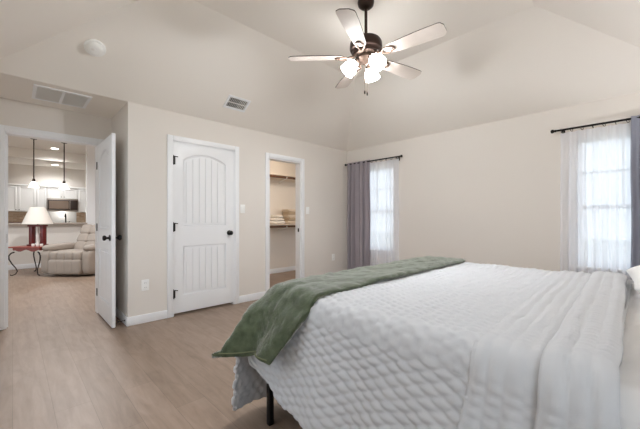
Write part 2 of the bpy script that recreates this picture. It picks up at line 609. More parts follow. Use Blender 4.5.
# door casings and jambs
def casing(name, x0, x1, zt, y_face, side, w=0.068, depth=T):
    """casing on the face y_face; side -1 faces the bedroom; jamb fills the wall depth"""
    bm = bmesh.new()
    t = 0.018
    ya, yb = (y_face - t, y_face) if side < 0 else (y_face, y_face + t)
    box(bm, x0 - w, x0 - 0.004, ya, yb, 0, zt + w, bev=0.005)
    box(bm, x1 + 0.004, x1 + w, ya, yb, 0, zt + w, bev=0.005)
    box(bm, x0 - 0.004, x1 + 0.004, ya, yb, zt + 0.004, zt + w, bev=0.005)
    j = 0.016
    y0, y1 = (y_face - 0.001, y_face + depth) if side < 0 else (y_face - depth, y_face + 0.001)
    box(bm, x0 - 0.006, x0 + j - 0.006, y0, y1, 0, zt + 0.005)
    box(bm, x1 - j + 0.006, x1 + 0.006, y0, y1, 0, zt + 0.005)
    box(bm, x0, x1, y0, y1, zt - j + 0.006, zt + 0.006)
    return struct(name, bm, 'trim')

casing('trim_1', D1[0], D1[1], D1[2], YN, -1)
tc_ = casing('trim_2', D2[0], D2[1], D2[2], YN, -1)
obj('strike_plate', B(D2[1] - 0.013, D2[1] - 0.009, YN + 0.03, YN + 0.06, 0.94, 1.0), 'black', tc_)
tr3 = casing('trim_3', OX0, OX1, OZ, YA, -1)
obj('strike_plate', B(OX0 + 0.010, OX0 + 0.013, YA + 0.02, YA + 0.05, 0.90, 0.99), 'nickel', tr3)
obj('door_stop_strip', B(OX0 + 0.010, OX0 + 0.020, YA + 0.06, YA + 0.10, 0.0, OZ - 0.02), 'trim', tr3)

# doors: local x along the leaf from the hinge, z up, y thickness
def door(name, mx, w, h, knob_y=1, hinges=True, z0=0.0):
    th = 0.036
    st = 0.115
    def arch(inset):
        x0, x1 = st + inset, w - st - inset
        zb, zs, za = z0 + 1.03 + inset, z0 + 1.83 - inset * 0.7, z0 + 1.915 - inset
        n = 20
        pts = [(x0, zb), (x1, zb)]
        for k in range(n + 1):
            a = k / n
            x = x1 + (x0 - x1) * a
            pts.append((x, zs + (za - zs) * (1 - (2 * a - 1) ** 2)))
        return pts
    def low(inset):
        return [(st + inset, z0 + 0.20 + inset), (w - st - inset, z0 + 0.20 + inset), (w - st - inset, z0 + 0.79 - inset), (st + inset, z0 + 0.79 - inset)]
    swap = mx @ Matrix(((1, 0, 0, 0), (0, 0, 1, 0), (0, 1, 0, 0), (0, 0, 0, 1)))
    bm = fillholes([(0, z0), (w, z0), (w, z0 + h), (0, z0 + h)], [arch(-0.004), low(-0.004)], th, 0.008, swap)
    d = struct(name, bm, 'trim', smooth=30)
    for nm, fn in (('upper_panel', arch), ('lower_panel', low)):
        bm = bmesh.new()
        prism(bm, fn(-0.012), -0.003, 0.003, mx)
        # raised field made of boards with grooves, cut to the outline
        outl = fn(0.036)
        x0, x1 = st + 0.036, w - st - 0.036
        nb = 6
        zb = min(q[1] for q in outl)
        for k in range(nb):
            a, b = x0 + (x1 - x0) * k / nb + 0.0025, x0 + (x1 - x0) * (k + 1) / nb - 0.0025
            def ztop(x):
                if nm == 'lower_panel':
                    return outl[2][1]
                f = min(1, max(0, (x1 - x) / (x1 - x0)))
                zs, za = z0 + 1.83 - 0.025, z0 + 1.915 - 0.036
                return zs + (za - zs) * (1 - (2 * f - 1) ** 2)
            tops = [(b + (a - b) * q / 4, ztop(b + (a - b) * q / 4)) for q in range(5)]
            prism(bm, [(a, zb), (b, zb)] + tops, -0.012, 0.012, mx)
        obj(nm, bm, 'trim', d, smooth=20)
        # ogee bead round the panel, both faces
        bm = bmesh.new()
        for s in (-1, 1):
            loop = [mx @ Vector((x, s * 0.004, z)) for x, z in fn(0.010)]
            tube(bm, loop, 0.006, n=8, closed=True)
        obj('panel_moulding', bm, 'trim', d, smooth=60)
    for s in (-1, 1):
        bm = bmesh.new()
        k = mx @ Matrix.Translation((w - 0.066, s * th / 2, z0 + 0.93)) @ Matrix.Rotation(-s * PI / 2, 4, 'X')
        lathe(bm, [(0.0, 0), (0.033, 0.0), (0.033, 0.006), (0.026, 0.010), (0.012, 0.012), (0.011, 0.030), (0.020, 0.036), (0.028, 0.046), (0.029, 0.056), (0.022, 0.066), (0, 0.069)], 20, k)
        obj('door_knob', bm, 'black', d, smooth=50)
    return d

# closed door of the north wall (hinges on its left, opens into the bedroom)
mD1 = Matrix.Translation((D1[0] + 0.006, YN + 0.022, 0))
d1 = door('door_1', mD1, D1[1] - D1[0] - 0.012, 2.02, z0=0.036)
for z in (0.26, 1.05, 1.84):
    bm = bmesh.new()
    x, y = D1[0] + 0.004, YN - 0.010
    tube(bm, [(x, y, z - 0.05), (x, y, z + 0.05)], 0.008, 10)
    tube(bm, [(x, y, z + 0.05), (x, y, z + 0.062)], 0.005, 8)
    box(bm, x, x + 0.022, y + 0.008, y + 0.014, z - 0.045, z + 0.045)
    tube(bm, [(x, y, z + 0.05), (x + 0.045, y - 0.012, z + 0.045)], 0.005, 8)
    obj('hinge', bm, 'black', d1, smooth=50)

# open door of the alcove, leaf swung into the bedroom against the alcove side
mD2 = Matrix.Translation((OX1 + 0.010, YA - 0.016, 0)) @ Matrix.Rotation(-PI / 2, 4, 'Z')
d2 = door('door_2', mD2, 0.765, 2.02, z0=0.02)
for z in (0.26, 1.05, 1.80):
    obj('hinge', B(OX1 - 0.013, OX1 - 0.010 + 0.02, YA - 0.012, YA + 0.03, z - 0.045, z + 0.045), 'black', d2)
obj('latch_plate', B(OX1 - 0.001, OX1 + 0.021, YA - 0.016 - 0.7665, YA - 0.016 - 0.7645, 0.92, 0.98), 'nickel', d2)

# windows
def window(name, y0, y1):
    z0, z1 = WZ
    x = XE + 0.075
    bm = bmesh.new()
    f = 0.045
    zm = 1.28
    box(bm, x, x + 0.04, y0, y0 + f, z0, z1)
    box(bm, x, x + 0.04, y1 - f, y1, z0, z1)
    box(bm, x, x + 0.04, y0, y1, z1 - f, z1)
    box(bm, x, x + 0.04, y0, y1, z0, z0 + f)
    w = struct(name, bm, 'trim')
    bm = bmesh.new()
    box(bm, x - 0.012, x + 0.03, y0 + f, y1 - f, zm - 0.022, zm + 0.022)
    obj('meeting_rail', bm, 'trim', w)
    bm = bmesh.new()
    ym = (y0 + y1) / 2
    box(bm, x + 0.008, x + 0.028, ym - 0.011, ym + 0.011, zm, z1 - f)
    box(bm, x + 0.008, x + 0.028, y0 + f, y1 - f, (zm + z1) / 2 - 0.011, (zm + z1) / 2 + 0.011)
    obj('muntin', bm, 'trim', w)
    obj('glass_pane', B(x + 0.016, x + 0.020, y0 + f, y1 - f, z0 + f, z1 - f), 'glass', w)
    obj('window_sill', B(XE - 0.035, x, y0 - 0.03, y1 + 0.03, z0 - 0.022, z0 + 0.004, bev=0.004), 'trim', w)
    obj('sill_apron', B(XE - 0.014, XE, y0 - 0.02, y1 + 0.02, z0 - 0.09, z0 - 0.022, bev=0.003), 'trim', w)
    return w
window('window_1', *W1)
window('window_2', *W2)
bm = bmesh.new()
for y0, y1, z0, z1 in ((W4[0], W4[0] + 0.05, WZ4[0], WZ4[1]), (W4[1] - 0.05, W4[1], WZ4[0], WZ4[1]), (W4[0], W4[1], WZ4[0], WZ4[0] + 0.05), (W4[0], W4[1], WZ4[1] - 0.05, WZ4[1]), (2.575, 2.625, WZ4[0], WZ4[1])):
    box(bm, XW - 0.09, XW - 0.05, y0, y1, z0, z1)
b5 = bmesh.new()
for x0, x1, z0, z1 in ((W5[0], W5[0] + 0.05, WZ5[0], WZ5[1]), (W5[1] - 0.05, W5[1], WZ5[0], WZ5[1]), (W5[0], W5[1], WZ5[0], WZ5[0] + 0.05), (W5[0], W5[1], WZ5[1] - 0.05, WZ5[1])):
    box(b5, x0, x1, YS - 0.09, YS - 0.05, z0, z1)
w5 = struct('fill_window_5', b5, 'trim')  # frame of the added south opening, there for fill light
obj('glass_pane', B(W5[0] + 0.05, W5[1] - 0.05, YS - 0.072, YS - 0.068, WZ5[0] + 0.05, WZ5[1] - 0.05), 'glass', w5)
w4 = struct('fill_window_4', bm, 'trim')  # frame of the added west opening, there for fill light
obj('glass_pane', B(XW - 0.072, XW - 0.068, W4[0] + 0.05, W4[1] - 0.05, WZ4[0] + 0.05, WZ4[1] - 0.05), 'glass', w4)

# ------------------------------------------------------------------ bed
ZT, XN, XF, YF, R = 0.745, 1.02, 2.98, 1.53, 0.085
bed = thing('bed', ((XN + XF) / 2, 0.55, 0), 'king bed on thin black metal legs, under a white quilt', 'bed')
bm = bmesh.new()
for x in (XN + 0.05, XF - 0.09):
    box(bm, x, x + 0.04, YS + 0.06, YF - 0.04, 0.31, 0.35)
for y in (YS + 0.06, 0.5, YF - 0.08):
    box(bm, XN + 0.05, XF - 0.05, y, y + 0.04, 0.31, 0.35)
obj('bed_frame', bm, 'bedmetal', bed)
for x in (XN, (XN + XF) / 2 - 0.015, XF - 0.08):
    for y in (YS + 0.08, 0.5, YF - 0.08):
        if x == XN and y != 0.5 or x != XN:
            bm = bmesh.new()
            xx = x + 0.0 if x == XN else x
            box(bm, xx, xx + 0.030, y, y + 0.030, 0.0, 0.32, bev=0.002)
            tube(bm, [(xx + 0.03, y + 0.015, 0.19), (xx + 0.05, y + 0.015, 0.19)], 0.009, 8)
            obj('leg', bm, 'bedmetal', bed)
bm = bmesh.new()
y = YS + 0.08
y = YS + 0.08
while y < YF - 0.1:
    box(bm, XN + 0.06, XF - 0.06, y, y + 0.05, 0.35, 0.362)
    y += 0.16
obj('slats', bm, 'bedmetal', bed)
bm = bmesh.new()
box(bm, XN + 0.03, XF - 0.03, YS + 0.03, YF - 0.03, 0.362, ZT - 0.03, bev=0.06, seg=4)
obj('mattress', bm, 'mattress', bed)

def sp(d):
    return 1 - math.sqrt(max(0.0, 1 - d * d))

def fb(x, y, z=0.0):
    return noise.noise(Vector((x, y, z)))

def topz(x, y):
    dx = max(0, R - (x - XN), R - (XF - x)) / R
    dy = max(0, R - (YF - y)) / R
    d = min(1.0, (dx ** 4 + dy ** 4) ** 0.25)
    return ZT - R * sp(d)

def edge_samples(a, b, step, ra, rb):
    """coordinates from a to b, denser (cosine) on the rounded ends when ra / rb"""
    xs = []
    k = 9
    lo, hi = a, b
    if ra:
        xs += [a + R * (1 - math.cos(PI / 2 * i / k)) for i in range(k)]
        lo = a + R
    tail = []
    if rb:
        tail = [b - R * (1 - math.cos(PI / 2 * i / k)) for i in range(k)][::-1]
        hi = b - R
    n = max(2, int((hi - lo) / step))
    xs += [lo + (hi - lo) * i / n for i in range(n + 1)]
    return xs + tail

PQ = 0.068
def quilted(u, v, amp=0.0155):
    """puffs between diagonal stitch lines, pinched where they cross, and soft wrinkles"""
    u2 = u + 0.011 * fb(u * 9, v * 9, 3.1)
    v2 = v + 0.011 * fb(u * 9, v * 9, 8.4)
    a = abs(math.sin(PI * (u2 * 1.55 + v2 * 0.74) / PQ))
    b = abs(math.sin(PI * (u2 * 1.55 - v2 * 0.74) / PQ))
    h = amp * (a * b) ** 0.4
    h += 0.008 * fb(u * 7, v * 12, 1.7) + 0.003 * fb(u * 30, v * 30, 5.2)
    return h

def displaced(bm, P, H, nu, nv):
    """grid of points P[i][j] pushed along its own normal by H(i, j)"""
    def fn(i, j):
        a = P[min(i + 1, nu - 1)][j] - P[max(i - 1, 0)][j]
        b = P[i][min(j + 1, nv - 1)] - P[i][max(j - 1, 0)]
        n = a.cross(b)
        if n.length > 1e-9:
            n.normalize()
        return P[i][j] + n * H(i, j)
    grid(bm, fn, nu, nv)

def calm(y):
    t = min(1.0, max(0.0, (y - 0.33) / 0.06))
    return 0.25 + 0.75 * t * t * (3 - 2 * t)

def near_hem(y):
    pts = [(-1, 0.22), (0.9, 0.225), (1.05, 0.235), (1.25, 0.255), (1.39, 0.30), (1.47, 0.37), (1.53, 0.45)]
    for (a, za), (b, zb) in zip(pts, pts[1:]):
        if y <= b:
            t = (y - a) / (b - a)
            return za + (zb - za) * t
    return pts[-1][1]

STEP = 0.0075
Y0Q = 0.055
def side_folds(y, a, seed=0.0):
    """horizontal waviness of a hanging drop, a = 0..1 down the drop"""
    return a * (0.016 * math.sin(y * 11 + seed) + 0.012 * math.sin(y * 23 + 1.3 + seed) + 0.02 * fb(y * 4, seed))

def cover(bm, ya, yb, off, hq, foot_round=True, far=True):
    xs = edge_samples(XN, XF, STEP, True, True)
    ys = edge_samples(ya, yb, STEP, False, foot_round)
    def sag(x, y):
        return 0.006 * fb(x * 2.2, y * 2.2, 2.0) + 0.003 * fb(x * 5, y * 5, 4.0)
    P = [[Vector((x, y, topz(x, y) + sag(x, y))) for y in ys] for x in xs]
    us = [0.0]
    for a, b in zip(P, P[1:]):
        us.append(us[-1] + (b[2] - a[2]).length)
    displaced(bm, P, lambda i, j: off + calm(ys[j]) * hq(us[i], ys[j]), len(xs), len(ys))
    # near drop
    nd = 72
    def near_pt(k, y):
        a = k / (nd - 1)
        z1 = near_hem(y)
        zs = topz(XN, y) + sag(XN, y)
        return Vector((XN - 0.085 * a ** 1.2 + side_folds(y, a), y + (y - 0.5) * 0.05 * a if y < 0.5 else y, zs + (z1 - zs) * a))
    P2 = [[near_pt(k, y) for y in ys] for k in range(nd - 1, -1, -1)]
    displaced(bm, P2, lambda i, j: off + calm(ys[j]) * hq(-(nd - 1 - i) / (nd - 1) * 0.45, ys[j]), nd, len(ys))
    if far:
        def far_pt(k, y):
            a = k / 29
            zs = topz(XF, y) + sag(XF, y)
            return Vector((XF + 0.07 * a + side_folds(y, a, 4), y, zs + (0.25 - zs) * a))
        P3 = [[far_pt(k, y) for y in ys] for k in range(30)]
        displaced(bm, P3, lambda i, j: off + hq(us[-1] + i / 29 * 0.45, ys[j]), 30, len(ys))
    return xs, ys, us

bm = bmesh.new()
xs, ys, us = cover(bm, Y0Q, YF, 0.006, quilted)
# foot drop, split from the side drop at the corner
nf = 84
def foot_pt(k, i):
    a = k / (nf - 1)
    x = xs[i]
    zs = topz(x, YF) + 0.006 * fb(x * 2.2, YF * 2.2, 2.0) + 0.003 * fb(x * 5, YF * 5, 4.0)
    near = max(0.0, 1 - (x - XN) / 0.35)
    return Vector((x - 0.13 * min(1, a * 2.2) ** 0.7 * near, YF + 0.075 * a + 0.02 * math.sin(x * 13) * a + 0.012 * math.sin(x * 29) * a, zs + (0.065 + 0.012 * math.sin(x * 9) - zs) * a))
P4 = [[foot_pt(k, i) for k in range(nf)] for i in range(len(xs))]
displaced(bm, P4, lambda i, j: 0.006 + quilted(us[i], YF + j / (nf - 1) * 0.6), len(xs), nf)
bmesh.ops.remove_doubles(bm, verts=bm.verts, dist=0.0012)
quilt = obj('quilt', bm, 'quilt', None, smooth='keep')
tag(quilt, 'white diamond-stitched quilt spread over the bed, its hems hanging down the sides', 'quilt')
so = quilt.modifiers.new('thickness', 'SOLIDIFY')
so.thickness = 0.010
so.offset = -1

# turned-back head end of the quilt: two folded layers lying on it, seam between
def ribbed(seed):
    def f(u, v):
        v2 = v + 0.006 * fb(u * 6, v * 9, seed)
        rows = abs(math.sin(PI * v2 / 0.046)) ** 0.45
        pinch = 0.5 + 0.5 * math.sin(2 * PI * u / 0.034 + 3.0 * math.floor(v2 / 0.046))
        return 0.013 * rows * (0.55 + 0.45 * pinch) + 0.004 * fb(u * 8, v * 18, seed + 2) + 0.002 * fb(u * 26, v * 26, seed + 5)
    return f

def fold_layer(name, ya, yb, slant_a, slant_b, off, seed, damp):
    bm = bmesh.new()
    xs = edge_samples(XN, XF, 0.0095, True, True)
    nv = int((yb - ya) / 0.0075)
    hq = ribbed(seed)
    rows = []
    nd = 46
    path = []
    for k in range(nd - 1, 0, -1):
        path.append(('n', k / (nd - 1)))
    for x in xs:
        path.append(('t', x))
    for k in range(1, 14):
        path.append(('f', k / 13))
    P = []
    u = 0
    us = []
    for kind, q in path:
        row = []
        for j in range(nv):
            f = j / (nv - 1)
            xq = q if kind == 't' else (XN if kind == 'n' else XF)
            fx = (xq - XN) / (XF - XN)
            y = (ya + slant_a * fx) * (1 - f) + (yb + slant_b * fx) * f
            y += 0.008 * fb(xq * 5, seed * 3 + f) + 0.004 * fb(xq * 14, seed + f)
            if kind == 't':
                p = Vector((q, y, topz(q, y) + 0.006 * fb(q * 2.2, y * 2.2, 2.0)))
            elif kind == 'n':
                y2 = y + q * (0.07 * (f - 0.15)) 
                zs = topz(XN, y) + 0.006 * fb(XN * 2.2, y * 2.2, 2.0)
                p = Vector((XN - 0.085 * q ** 1.2 + side_folds(y, q) + 0.014 * q * math.sin(f * 9 + seed), y2, zs + (0.27 - zs) * q))
            else:
                zs = topz(XF, y)
                p = Vector((XF + 0.07 * q, y, zs + (0.35 - zs) * q))
            row.append(p)
        if P:
            u += (row[0] - P[-1][0]).length
        us.append(u)
        P.append(row)
    displaced(bm, P, lambda i, j: off + (damp + (1 - damp) * min(1, max(0, (j / nv - 0.16) / 0.12))) * min(1, 0.2 + j / 4, 0.2 + (nv - 1 - j) / 4) * hq(us[i], ya + (yb - ya) * j / (nv - 1)), len(P), nv)
    o = obj(name, bm, 'quilt', quilt, smooth='keep')
    m = o.modifiers.new('thickness', 'SOLIDIFY')
    m.thickness = 0.010
    m.offset = -1
    return o
fold_layer('folded_edge', 0.165, 0.375, 0.06, 0.06, 0.016, 1.0, 0.2)
fold_layer('folded_edge', 0.040, 0.195, 0.045, 0.06, 0.034, 6.0, 1.0)

# fitted sheet at the head end
bm = bmesh.new()
xs2 = edge_samples(XN + 0.005, XF - 0.005, 0.016, True, True)
ys2 = [YS + 0.035 + (0.19 - YS - 0.035) * i / 46 for i in range(47)]
def sh(x, y):
    return 0.007 * fb(x * 5 + y * 5, y * 26, 9) + 0.004 * fb(x * 16, y * 50, 2)
path = [('n', k / 20) for k in range(20, 0, -1)] + [('t', x) for x in xs2] + [('f', k / 8) for k in range(1, 9)]
P = []
for kind, q in path:
    row = []
    for y in ys2:
        if kind == 't':
            row.append(Vector((q, y, topz(q, y) - 0.010 + sh(q, y))))
        elif kind == 'n':
            zs = topz(XN, y) - 0.010 + sh(XN, y)
            row.append(Vector((XN + 0.005 - 0.012 * q, y, zs + (0.36 - zs) * q)))
        else:
            zs = topz(XF, y) - 0.010 + sh(XF, y)
            row.append(Vector((XF - 0.005, y, zs + (0.36 - zs) * q)))
    P.append(row)
grid(bm, lambda i, j: P[i][j], len(P), len(ys2))
sheet = obj('bed_sheet', bm, 'sheet', None, smooth='keep')
tag(sheet, 'smooth white fitted sheet showing beside the folded quilt edge', 'sheet')

# pillow
bm = bmesh.new()
bmesh.ops.create_grid(bm, x_segments=28, y_segments=28, size=1.0)
low_ = bmesh.new()
def pil(x, y, s):
    e = (1 - abs(x) ** 3.2) * (1 - abs(y) ** 3.2)
    e = max(0.0, e) ** 0.5
    pin = 1 - 0.08 * (1 - abs(y)) * abs(x) ** 2
    return Vector((x * 0.36 * (1 - 0.05 * (1 - y * y)), y * 0.245 * (1 - 0.05 * (1 - x * x)), s * e * 0.085 + 0.006 * fb(x * 3, y * 3, 5 + s) * e))
bm.free()
bm = bmesh.new()
N = 34
for s in (-1, 1):
    grid(bm, lambda i, j: pil(-1 + 2 * i / (N - 1), -1 + 2 * j / (N - 1), s), N, N)
bmesh.ops.remove_doubles(bm, verts=bm.verts, dist=0.001)
pm = Matrix.Translation((2.40, -0.185, ZT + 0.083)) @ Matrix.Rotation(math.radians(4), 4, 'Z')
for v in bm.verts:
    v.co = pm @ v.co
pl = obj('pillow', bm, 'sheet', None, smooth=179)
tag(pl, 'plump white pillow lying on the sheet in front of the right window', 'pillow')

# olive throw across the foot
YI = 1.115
bm = bmesh.new()
W_TOP = YF - YI
BF = 0.12
ws = []
n1 = 40
for i in range(n1 + 1):
    ws.append(W_TOP * i / n1)
for i in range(1, 17):
    ws.append(W_TOP + BF * i / 16)
TOT = ws[-1]
NFALL = 44
def throw_base(kind, q, w):
    over = max(0.0, w - W_TOP)
    edge = 0.012 * fb(q * 3.2 + (9 if kind == 'n' else 0), 3.3)
    y = YI + min(w, W_TOP) + (edge if w < 0.1 else edge * max(0, 1 - w / W_TOP))
    if kind == 't':
        x = q
        z = topz(x, min(y, YF))
        p = Vector((x, y, z))
        if over:
            c = over / BF
            p = Vector((x, YF + 0.03 * math.sin(c * PI / 2) + 0.01 * math.sin(x * 14) * c, z - over * 0.93))
        p.z += 0.036 - 0.010 * sp(min(1, max(0, 1 - w / 0.02)))
        p.z += 0.009 * fb(x * 4, y * 9, 1.0) + 0.005 * fb(x * 9, y * 14, 7.0)
        return p
    # near fall: a = distance fallen
    a = q
    L = 0.232 + 0.022 * math.sin(w * 13 + 3.6)
    f = a / 0.30
    zs = topz(XN, YI + 0.1) + 0.02
    if over:
        # cloth sweeping round the corner
        ph = over / BF
        rho = a * L / 0.30
        flare = 0.03 + 0.22 * f ** 0.7 * (0.4 + 0.6 * ph)
        p = Vector((XN - flare * (1 - 0.55 * ph) - 0.01, YF + 0.02 + over * (0.35 + 0.35 * f) * 1.0, zs - rho * (0.96 - 0.30 * ph) - 0.9 * over * (1 - 0.35 * f)))
        return p
    t = w / W_TOP
    fold = 0.045 * f * math.sin(2 * PI * (t * 1.15 + 0.05))
    flare = 0.03 + 0.11 * f + 0.11 * f ** 0.7 * t ** 3
    ys_ = YI + w + 0.11 * f * (1 - t) ** 1.2 + 0.02 * f * t
    return Vector((XN - flare - fold * 0.9 - 0.01 * (1 - f), ys_, zs - a * L / 0.30 * 0.96))
rows = []
xs3 = edge_samples(XN + 0.002, XF - 0.10, 0.018, True, False)
for k in range(NFALL, 0, -1):
    rows.append([throw_base('n', 0.30 * k / NFALL, w) for w in ws])
for x in xs3:
    rows.append([throw_base('t', x, w) for w in ws])
# relax so that the corner flows
for it in range(14):
    new = [r[:] for r in rows]
    for i in range(1, len(rows) - 1):
        if i > NFALL + 30:
            break
        for j in range(1, len(ws) - 1):
            new[i][j] = (rows[i - 1][j] + rows[i + 1][j] + rows[i][j - 1] + rows[i][j + 1]) * 0.125 + rows[i][j] * 0.5
    rows = new
displaced(bm, rows, lambda i, j: 0.006 * fb(rows[i][j].x * 17, rows[i][j].y * 17, rows[i][j].z * 17) + 0.004 * fb(rows[i][j].x * 45, rows[i][j].y * 45, rows[i][j].z * 45), len(rows), len(ws))
throw = obj('throw_blanket', bm, 'fleece', None, smooth='keep')
tag(throw, 'fluffy olive green throw blanket laid across the foot of the bed', 'blanket')
m_ = throw.modifiers.new('thickness', 'SOLIDIFY')
m_.thickness = 0.024
m_.offset = 0
# hem seam on the fall
bm = bmesh.new()
tube(bm, [p + Vector((-0.013, -0.004, 0.022)) for p in rows[0][1:n1 - 2]], 0.003, 6)
obj('hem_stitching', bm, mat('olive_thread', srgb(120, 124, 92), 0.9), throw)

# ------------------------------------------------------------------ ceiling fan
FX, FY = 2.227, 1.711
fan = thing('ceiling_fan', (FX, FY, ZF), 'bronze ceiling fan with five whitewashed blades and three lit glass shades', 'ceiling fan')
ft = Matrix.Translation((FX, FY, 0))
bm = bmesh.new()
lathe(bm, [(0.0, ZF), (0.072, ZF), (0.072, ZF - 0.012), (0.066, ZF - 0.035), (0.045, ZF - 0.055), (0.022, ZF - 0.066), (0, ZF - 0.067)], 28, ft)
obj('canopy', bm, 'bronze', fan)
bm = bmesh.new()
tube(bm, [(FX, FY, ZF - 0.05), (FX, FY, 2.72)], 0.0135, 14)
lathe(bm, [(0, 2.755), (0.03, 2.755), (0.034, 2.735), (0.034, 2.71), (0, 2.71)], 20, ft)
obj('downrod', bm, 'bronze', fan)
bm = bmesh.new()
lathe(bm, [(0, 2.735), (0.045, 2.735), (0.095, 2.728), (0.128, 2.712), (0.140, 2.69), (0.142, 2.645), (0.136, 2.63), (0.118, 2.625), (0.112, 2.605), (0, 2.605)], 36, ft)
obj('motor_housing', bm, 'bronze', fan)
bm = bmesh.new()
lathe(bm, [(0, 2.61), (0.085, 2.61), (0.090, 2.60), (0.080, 2.59), (0.055, 2.583), (0.050, 2.578), (0.072, 2.575), (0.078, 2.555), (0.066, 2.535), (0.03, 2.525), (0.012, 2.51), (0, 2.508)], 30, ft)
obj('light_fitter', bm, 'bronze2', fan)
fwd = math.degrees(YAW)
ZB = 2.572
for k in range(5):
    # angles measured in (right, forward) of the view, turned into the room
    ang = math.radians(33 + 72 * k) + (YAW - PI / 2)
    mx = ft @ Matrix.Rotation(ang, 4, 'Z') @ Matrix.Translation((0, 0, ZB)) @ Matrix.Rotation(math.radians(-12), 4, 'X')
    # blade outline: rounded root, widening, softly squared tip
    r0, r1 = 0.185, 0.680
    up = []
    for i in range(25):
        f = i / 24
        x = r0 + (r1 - r0) * f
        wd = 0.050 + 0.026 * math.sin(min(1, f * 1.25) * PI / 2)
        if f < 0.10:
            wd *= math.sqrt(max(0.04, 1 - (1 - f / 0.10) ** 2))
        if f > 0.93:
            wd *= math.sqrt(max(0.25, 1 - ((f - 0.93) / 0.07) ** 2 * 0.75))
        up.append((x, wd))
    poly = up + [(x, -wd * 0.92) for x, wd in reversed(up)]
    bm = bmesh.new()
    a = [bm.verts.new(mx @ Vector((x, y, 0.0))) for x, y in poly]
    b = [bm.verts.new(mx @ Vector((x, y, 0.007))) for x, y in poly]
    bm.faces.new(a)
    bm.faces.new(list(reversed(b)))
    side = []
    n = len(poly)
    for i in range(n):
        side.append(bm.faces.new((a[i], b[i], b[(i + 1) % n], a[(i + 1) % n])))
    for f in side:
        f.material_index = 1
    bl = obj('blade', bm, 'blade', fan, smooth=40)
    bl.data.materials.append(M['bladeedge'])
    # blade iron: neck plus an open loop screwed under the blade
    bm = bmesh.new()
    loop = [mx @ Vector((0.215 + 0.055 * math.cos(t), 0.034 * math.sin(t), -0.006)) for t in [2 * PI * q / 24 for q in range(24)]]
    tube(bm, loop, 0.0075, 8, closed=True)
    tube(bm, [mx @ Vector(p) for p in ((0.075, 0, 0.036), (0.115, 0, 0.004), (0.165, 0, -0.008))], [0.016, 0.013, 0.011], 10)
    for q in ((0.255, 0.0), (0.235, 0.024), (0.235, -0.024)):
        lathe(bm, [(0, -0.014), (0.006, -0.013), (0.007, -0.004), (0, -0.002)], 10, mx @ Matrix.Translation((q[0], q[1], 0)))
    obj('blade_iron', bm, 'bronze2', bl, smooth=60)
for k in range(3):
    ang = math.radians((180, 300, 60)[k] + (0)) + (YAW - PI / 2)
    base = ft @ Matrix.Rotation(ang, 4, 'Z') @ Matrix.Translation((0.070, 0, 2.555)) @ Matrix.Rotation(math.radians(180 - 42), 4, 'Y')
    bm = bmesh.new()
    lathe(bm, [(0, -0.02), (0.017, -0.02), (0.02, 0.02), (0.034, 0.028), (0.036, 0.045), (0.0, 0.045)], 20, base)
    hold = obj('shade_holder', bm, 'bronze2', fan)
    bm = bmesh.new()
    lathe(bm, [(0.030, 0.035), (0.040, 0.05), (0.052, 0.075), (0.060, 0.105), (0.064, 0.135), (0.066, 0.150), (0.058, 0.152), (0.0, 0.147)], 22, base, cap=True)
    obj('lamp_shade', bm, 'lampglass', hold, smooth=60)
    bulb('fan_bulb_light', base @ Vector((0, 0, 0.165)), FAN_BULB, (0.92, 0.965, 1.0), 0.04, 3.0)
    bpy.data.objects[[o.name for o in bpy.data.objects if o.name.startswith('fan_bulb_light')][-1]].rotation_euler = (base.to_3x3() @ Matrix.Rotation(PI, 3, 'X')).to_euler()
for dx, ln in ((-0.010, 0.25), (0.012, 0.262)):
    rx, ry = math.sin(YAW) * dx, -math.cos(YAW) * dx
    bm = bmesh.new()
    tube(bm, [(FX + rx, FY + ry, 2.525), (FX + rx, FY + ry, 2.53 - ln)], 0.0016, 6)
    ch = obj('pull_chain', bm, 'chain', fan)
    bm = bmesh.new()
    lathe(bm, [(0, 0), (0.004, -0.002), (0.0065, -0.012), (0.0065, -0.026), (0.003, -0.032), (0, -0.033)], 10, Matrix.Translation((FX + rx, FY + ry, 2.53 - ln)))
    obj('pull_fob', bm, 'bronze', ch)

# ------------------------------------------------------------------ ceiling and wall fittings
def slope_mx(x, y):
    """frame on the north slope: local z out of the ceiling, local x along the room"""
    z = HW + SLOPE * (YN - y)
    n = Vector((0, -SLOPE, -1)).normalized()
    xax = Vector((1, 0, 0))
    yax = n.cross(xax)
    m = Matrix((xax, yax, n)).transposed().to_4x4()
    m.translation = Vector((x, y, z))
    return m
sm = slope_mx(0.525, 3.412)
bm = bmesh.new()
lathe(bm, [(0, 0), (0.082, 0), (0.082, 0.012), (0.078, 0.016), (0, 0.016)], 32, sm)
sd = obj('smoke_detector', bm, 'plate')
tag(sd, 'round white smoke detector on the sloped ceiling above the alcove', 'smoke detector')
bm = bmesh.new()
lathe(bm, [(0, 0.014), (0.064, 0.014), (0.060, 0.034), (0.050, 0.044), (0.030, 0.048), (0, 0.048)], 32, sm)
obj('sensor_cover', bm, 'plate', sd)
bm = bmesh.new()
lathe(bm, [(0, 0.047), (0.012, 0.047), (0.011, 0.051), (0, 0.051)], 12, sm @ Matrix.Translation((-0.02, 0.01, 0)))
obj('test_button', bm, 'vent', sd)

